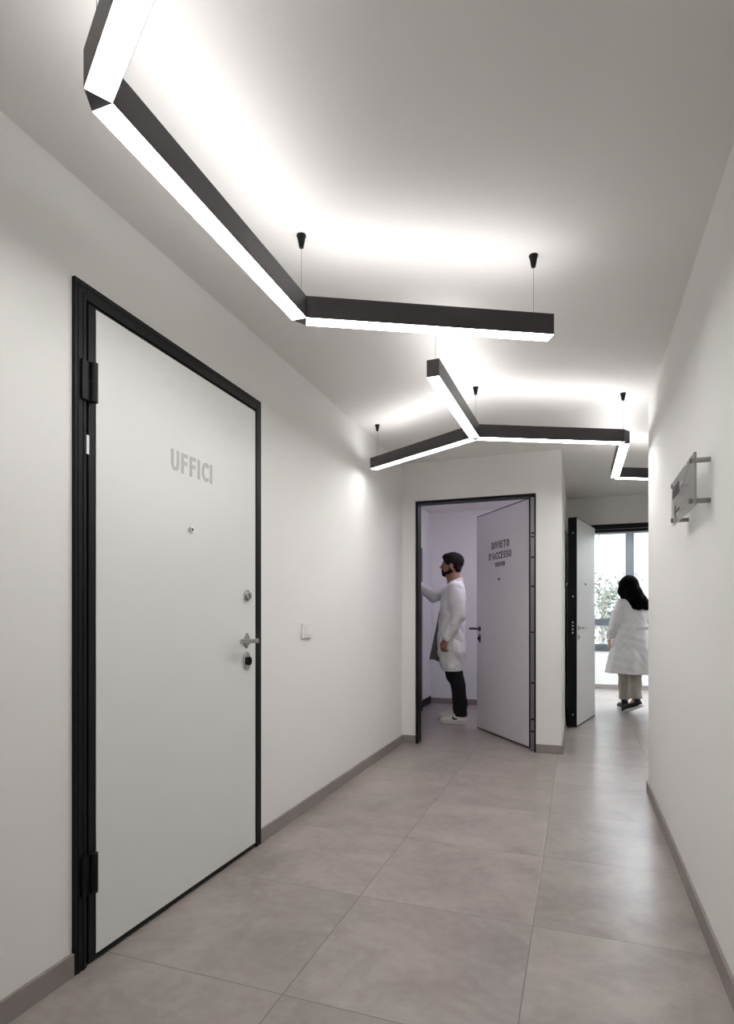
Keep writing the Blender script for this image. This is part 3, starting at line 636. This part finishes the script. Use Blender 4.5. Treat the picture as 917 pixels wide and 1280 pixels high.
    # front opening: a wedge between the two front edges, wider at the hem, and the neck
    wedge = (np.abs(y+.005)-(.012+.10*np.clip((1.30-z)/.75, 0, 1)+.05*np.clip((z-1.28)/.2, 0, 1))); fr = .055-x+np.clip((z-1.3)*-.1, -.1, .1)*0
    c.f = np.maximum(c.f, -np.maximum(wedge, fr)).astype(np.float32)
    c.ell((-.01, 0, 1.53), (.070, .072, .07), .004, 's')
    for y_ in (-1, 1):   # turned collar and lapels
        c.chain([((-.112, y_*.02, 1.515), .011), ((-.095, y_*.060, 1.513), .011), ((-.045, y_*.088, 1.490), .012), ((.030, y_*.085, 1.435), .012), ((.085, y_*.060, 1.345), .011), ((.112, y_*.034, 1.25), .009)], .010)
    c.cap((-.112, -.025, 1.515), (-.112, .025, 1.515), .011, None, .008)
    co = c.mesh('lab_coat', M['coat'], body, 1)
    # the far front panel swings forward as he reaches, coloured grey unlike the coat
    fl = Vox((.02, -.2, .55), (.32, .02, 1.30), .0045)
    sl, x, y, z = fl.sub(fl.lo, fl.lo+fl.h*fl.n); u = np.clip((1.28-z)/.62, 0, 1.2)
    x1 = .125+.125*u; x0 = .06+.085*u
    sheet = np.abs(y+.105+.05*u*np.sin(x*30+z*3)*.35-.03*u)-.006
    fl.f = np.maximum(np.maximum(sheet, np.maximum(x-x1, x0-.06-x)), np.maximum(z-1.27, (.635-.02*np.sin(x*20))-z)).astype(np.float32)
    fl.mesh('coat_front_panel', M['flapcloth'], body, 1, label='grey panel at the open coat front')
    # pocket on his left side
    MB().box(-.06, .08, -.004, .004, 0, .15, Matrix.Translation((.01, .2125, .76))).build('pocket', M['coat'], body, bevel=.003)
    for y_, dx in ((1, -.030), (-1, .022)):
        cy = y_*.108; s2 = Vox((-.18, cy-.07, -.01), (.19, cy+.07, .15), .0045)
        s2.cap((-.100+dx, cy, .050), (.095+dx, cy+y_*.006, .040), .046, .040, .0, (1, 1, .95)); s2.cap((-.085+dx, cy, .06), (-.05+dx, cy, .105), .048, .045, .03); s2.cap((-.02+dx, cy, .085), (.06+dx, cy, .055), .038, .036, .03)
        sl, x, y, z = s2.sub(s2.lo, s2.lo+s2.h*s2.n); s2.f = np.maximum(s2.f, .020-z).astype(np.float32); s2.f = np.maximum(s2.f, z-.118).astype(np.float32)
        so = s2.mesh('shoe', M['shoe'], body, 1)
        pts = [(-.145+dx, cy-.030), (-.11+dx, cy-.044), (-.04+dx, cy-.041), (.05+dx, cy-.048), (.11+dx, cy-.044), (.138+dx, cy-.02), (.143+dx, cy+.006), (.130+dx, cy+.034), (.09+dx, cy+.048), (.02+dx, cy+.045), (-.05+dx, cy+.041), (-.115+dx, cy+.044), (-.147+dx, cy+.026)]
        MB().prism(pts, 0, .026).build('sole', M['sole'], so, bevel=.006, smooth=True)
        sw_ = MB(); q = [(-.100+dx, .075), (-.060+dx, .048), (-.040+dx, .048), (.005+dx, .082), (-.045+dx, .060), (-.060+dx, .062)]
        yy = cy+y_*.0405
        m4 = Matrix(((1, 0, 0, 0), (0, 0, -1 if y_ < 0 else 1, yy), (0, 1, 0, 0), (0, 0, 0, 1)))
        sw_.prism([(-.004+dx, .088), (.004+dx, .066), (-.014+dx, .052), (-.042+dx, .054), (-.100+dx, .082), (-.045+dx, .070), (-.024+dx, .070)], -.012, .009, m4).build('side_stripe', M['shoeb'], so, label='curved black mark')
        for i in range(4): MB().cyl((.0+dx+i*.017, cy-.018, .112-i*.009), (.0+dx+i*.017, cy+.018, .112-i*.009), .003, n=8).build('lace', M['sole'], so)
    body.location = (-1.262, 6.13, 0); body.rotation_euler = (0, 0, math.radians(184))
    return tag(body, 'man in white lab coat and black trousers reaching to a cabinet', 'person')
man()

# ---- the woman, walking away (local +x forward, +y her left)
def woman():
    b = Vox((-.30, -.30, .0), (.36, .38, 1.64), .0056)
    hc = (.00, .052, 1.482)
    b.cap((-.02, .02, 1.28), (-.005, .045, 1.40), .052, .048, .03)
    T = head(b, hc, .98, -.12, .55)
    b.loft([(.80, -.01, .01, .10, .15), (.95, .0, .01, .09, .125), (1.10, .0, .01, .09, .13), (1.22, -.01, .01, .095, .15), (1.30, -.02, .01, .07, .145), (1.35, -.02, .02, .045, .08)], .04)
    legs = {1: [((.0, .085, .82), .080), ((.10, .072, .47), .050), ((.165, .062, .13), .034)], -1: [((-.01, -.055, .82), .080), ((-.03, .0, .47), .050), ((-.125, .015, .17), .034)]}
    for L_ in legs.values(): b.chain(L_, .03)
    b.cap((.135, .06, .07), (.28, .075, .04), .030, .024, .02); b.cap((-.13, .015, .14), (-.05, .09, .055), .030, .024, .02)
    b.chain([((-.02, .150, 1.26), .050), ((-.05, .218, 1.06), .038), ((-.005, .264, .86), .026)], .03)
    b.chain([((-.02, -.145, 1.27), .052), ((.0, -.20, 1.06), .038), ((.10, -.21, .88), .026)], .03)
    hand(b, (-.003, .266, .850), (.10, .05, -1), (.1, -1, 0), (1, 0, 0), .8, .9); hand(b, (.105, -.21, .872), (.3, -.02, -1), (0, 1, 0), (1, 0, 0), .8, .9)
    body = b.mesh('person', M['skin2'], None, 1); eyes(T, body, .98)
    h = Vox((-.26, -.26, 1.12), (.16, .24, 1.66), .0056)
    h.ell((-.012, .050, 1.505), (.112, .098, .108), .02)
    h.chain([((-.03, .045, 1.48), .098), ((-.075, .015, 1.38), .095), ((-.090, -.045, 1.28), .092), ((-.095, -.095, 1.215), .080)], .03, (.85, 1, 1))
    h.chain([((-.06, .03, 1.40), .080), ((-.090, .0, 1.30), .075), ((-.10, -.02, 1.20), .060)], .03)
    h.chain([((.0, .100, 1.50), .060), ((-.005, .118, 1.42), .050), ((-.03, .115, 1.355), .038)], .03)
    f_ = Vector((math.cos(.55), math.sin(.55)))
    h.ell((hc[0]+f_.x*.105, hc[1]+f_.y*.105, 1.455), (.075, .075, .085), .01, 's')
    sl, x, y, z = h.sub(h.lo, h.lo+h.h*h.n); h.f = np.maximum(h.f, (1.20+.006*np.sin(y*70)+.9*np.clip(y-.035, 0, 1))-z).astype(np.float32)
    h.f = (h.f+.0010*np.sin((y*.9+z*.35+x*.4)*190)*np.clip((1.58-z)*8, 0, 1)).astype(np.float32)
    h.mesh('hair', M['hair2'], body, 1)
    # coat
    rows = [(.455, -.005, .020, .225, .292), (.60, -.005, .020, .195, .262), (.78, -.005, .020, .165, .222), (.92, -.005, .015, .145, .186), (1.05, -.005, .006, .125, .152), (1.18, -.010, .006, .122, .165), (1.27, -.018, .008, .106, .168), (1.33, -.022, .014, .078, .126), (1.375, -.02, .025, .058, .068)]
    c = Vox((-.30, -.38, .36), (.30, .40, 1.42), .0065)
    c.loft(rows, .03, fold=.034, nf=8, zf=.98, ph=1., zbot=.38)
    c.chain([((-.02, .140, 1.265), .064), ((-.04, .182, 1.16), .058), ((-.05, .218, 1.06), .053), ((-.03, .245, .96), .050), ((-.008, .262, .885), .045)], .022)
    c.chain([((-.02, -.135, 1.265), .068), ((.0, -.20, 1.06), .058), ((.085, -.21, .90), .050)], .022)
    c.wrinkle(.0026, 40, 14)
    sl, x, y, z = c.sub(c.lo, c.lo+c.h*c.n); c.f = np.maximum(c.f, -np.maximum(c.f+.015, z-.84)); c.f = np.maximum(c.f, (.455+.02*np.clip(y, -.2, .2))-z).astype(np.float32)
    c.ell((.005, .035, 1.395), (.055, .060, .055), .004, 's')
    for y_ in (-1, 1): c.chain([((-.078, .03, 1.385), .012), ((-.055, .03+y_*.055, 1.378), .012), ((.0, .02+y_*.075, 1.34), .012), ((.075, .015+y_*.05, 1.24), .010)], .010)
    c.mesh('lab_coat', M['coat'], body, 1)
    bk = MB(); bk.box(-.004, .004, -.12, .02, -.018, .018, Matrix.Translation((-.140, -.01, .985))).build('back_belt', M['coat'], body, bevel=.003)
    t = Vox((-.30, -.22, .08), (.34, .24, .98), .0065)
    t.loft([(.78, -.005, .012, .11, .165), (.95, .0, .012, .10, .14)], .03)
    t.chain([((.0, .078, .80), .092), ((.09, .070, .46), .070), ((.150, .060, .155), .062)], .03); t.chain([((-.01, -.05, .80), .092), ((-.045, -.005, .46), .074), ((-.110, .006, .19), .074)], .03)
    t.wrinkle(.003, 30, 22); sl, x, y, z = t.sub(t.lo, t.lo+t.h*t.n); t.f = np.maximum(t.f, np.where(x > .04, .125, .175)-z).astype(np.float32)
    t.mesh('trousers', M['beige'], body, 1)
    for (p0, p1, up) in (((.115, .056, .045), (.285, .076, .036), 0), ((-.145, -.018, .112), (-.045, .105, .040), 1)):
        s2 = Vox((-.28, -.12, -.01), (.36, .20, .29), .005); P0, P1 = np.array(p0), np.array(p1); d = nrm(P1-P0); n_ = nrm(np.array((0, 0, 1.))-d[2]*d)
        s2.cap(P0, P1, .041, .036, 0); s2.cap(P0+n_*.02+d*.01, P0+np.array((.0, .012, .10))+d*.015, .040, .037, .02); s2.cap(P0+d*.05+n_*.02, P1, .034, .03, .02)
        sl, x, y, z = s2.sub(s2.lo, s2.lo+s2.h*s2.n); pl_ = (x-P0[0])*n_[0]+(y-P0[1])*n_[1]+(z-P0[2])*n_[2]; s2.f = np.maximum(s2.f, -.018-pl_).astype(np.float32)
        so = s2.mesh('shoe', M['shoeb'], body, 1)
        L_ = float(np.linalg.norm(P1-P0)); ang = math.asin(d[2])
        mt = Matrix.Translation(Vector(P0)) @ Matrix.Rotation(math.atan2(P1[1]-P0[1], P1[0]-P0[0]), 4, 'Z') @ Matrix.Rotation(-ang, 4, 'Y')
        pp = [(-.040, -.022), (-.030, -.036), (.04, -.034), (L_-.01, -.042), (L_+.022, -.028), (L_+.036, 0), (L_+.022, .028), (L_-.01, .042), (.04, .034), (-.030, .036), (-.040, .022)]
        MB().prism(pp, -.041 if not up else -.044, -.010, mt).build('sole', M['sole'], so, bevel=.006, smooth=True)
    body.location = (.612, 7.53, 0); body.rotation_euler = (0, 0, math.radians(100))
    return tag(body, 'woman with long dark hair in a white lab coat, seen from behind', 'person')
woman()
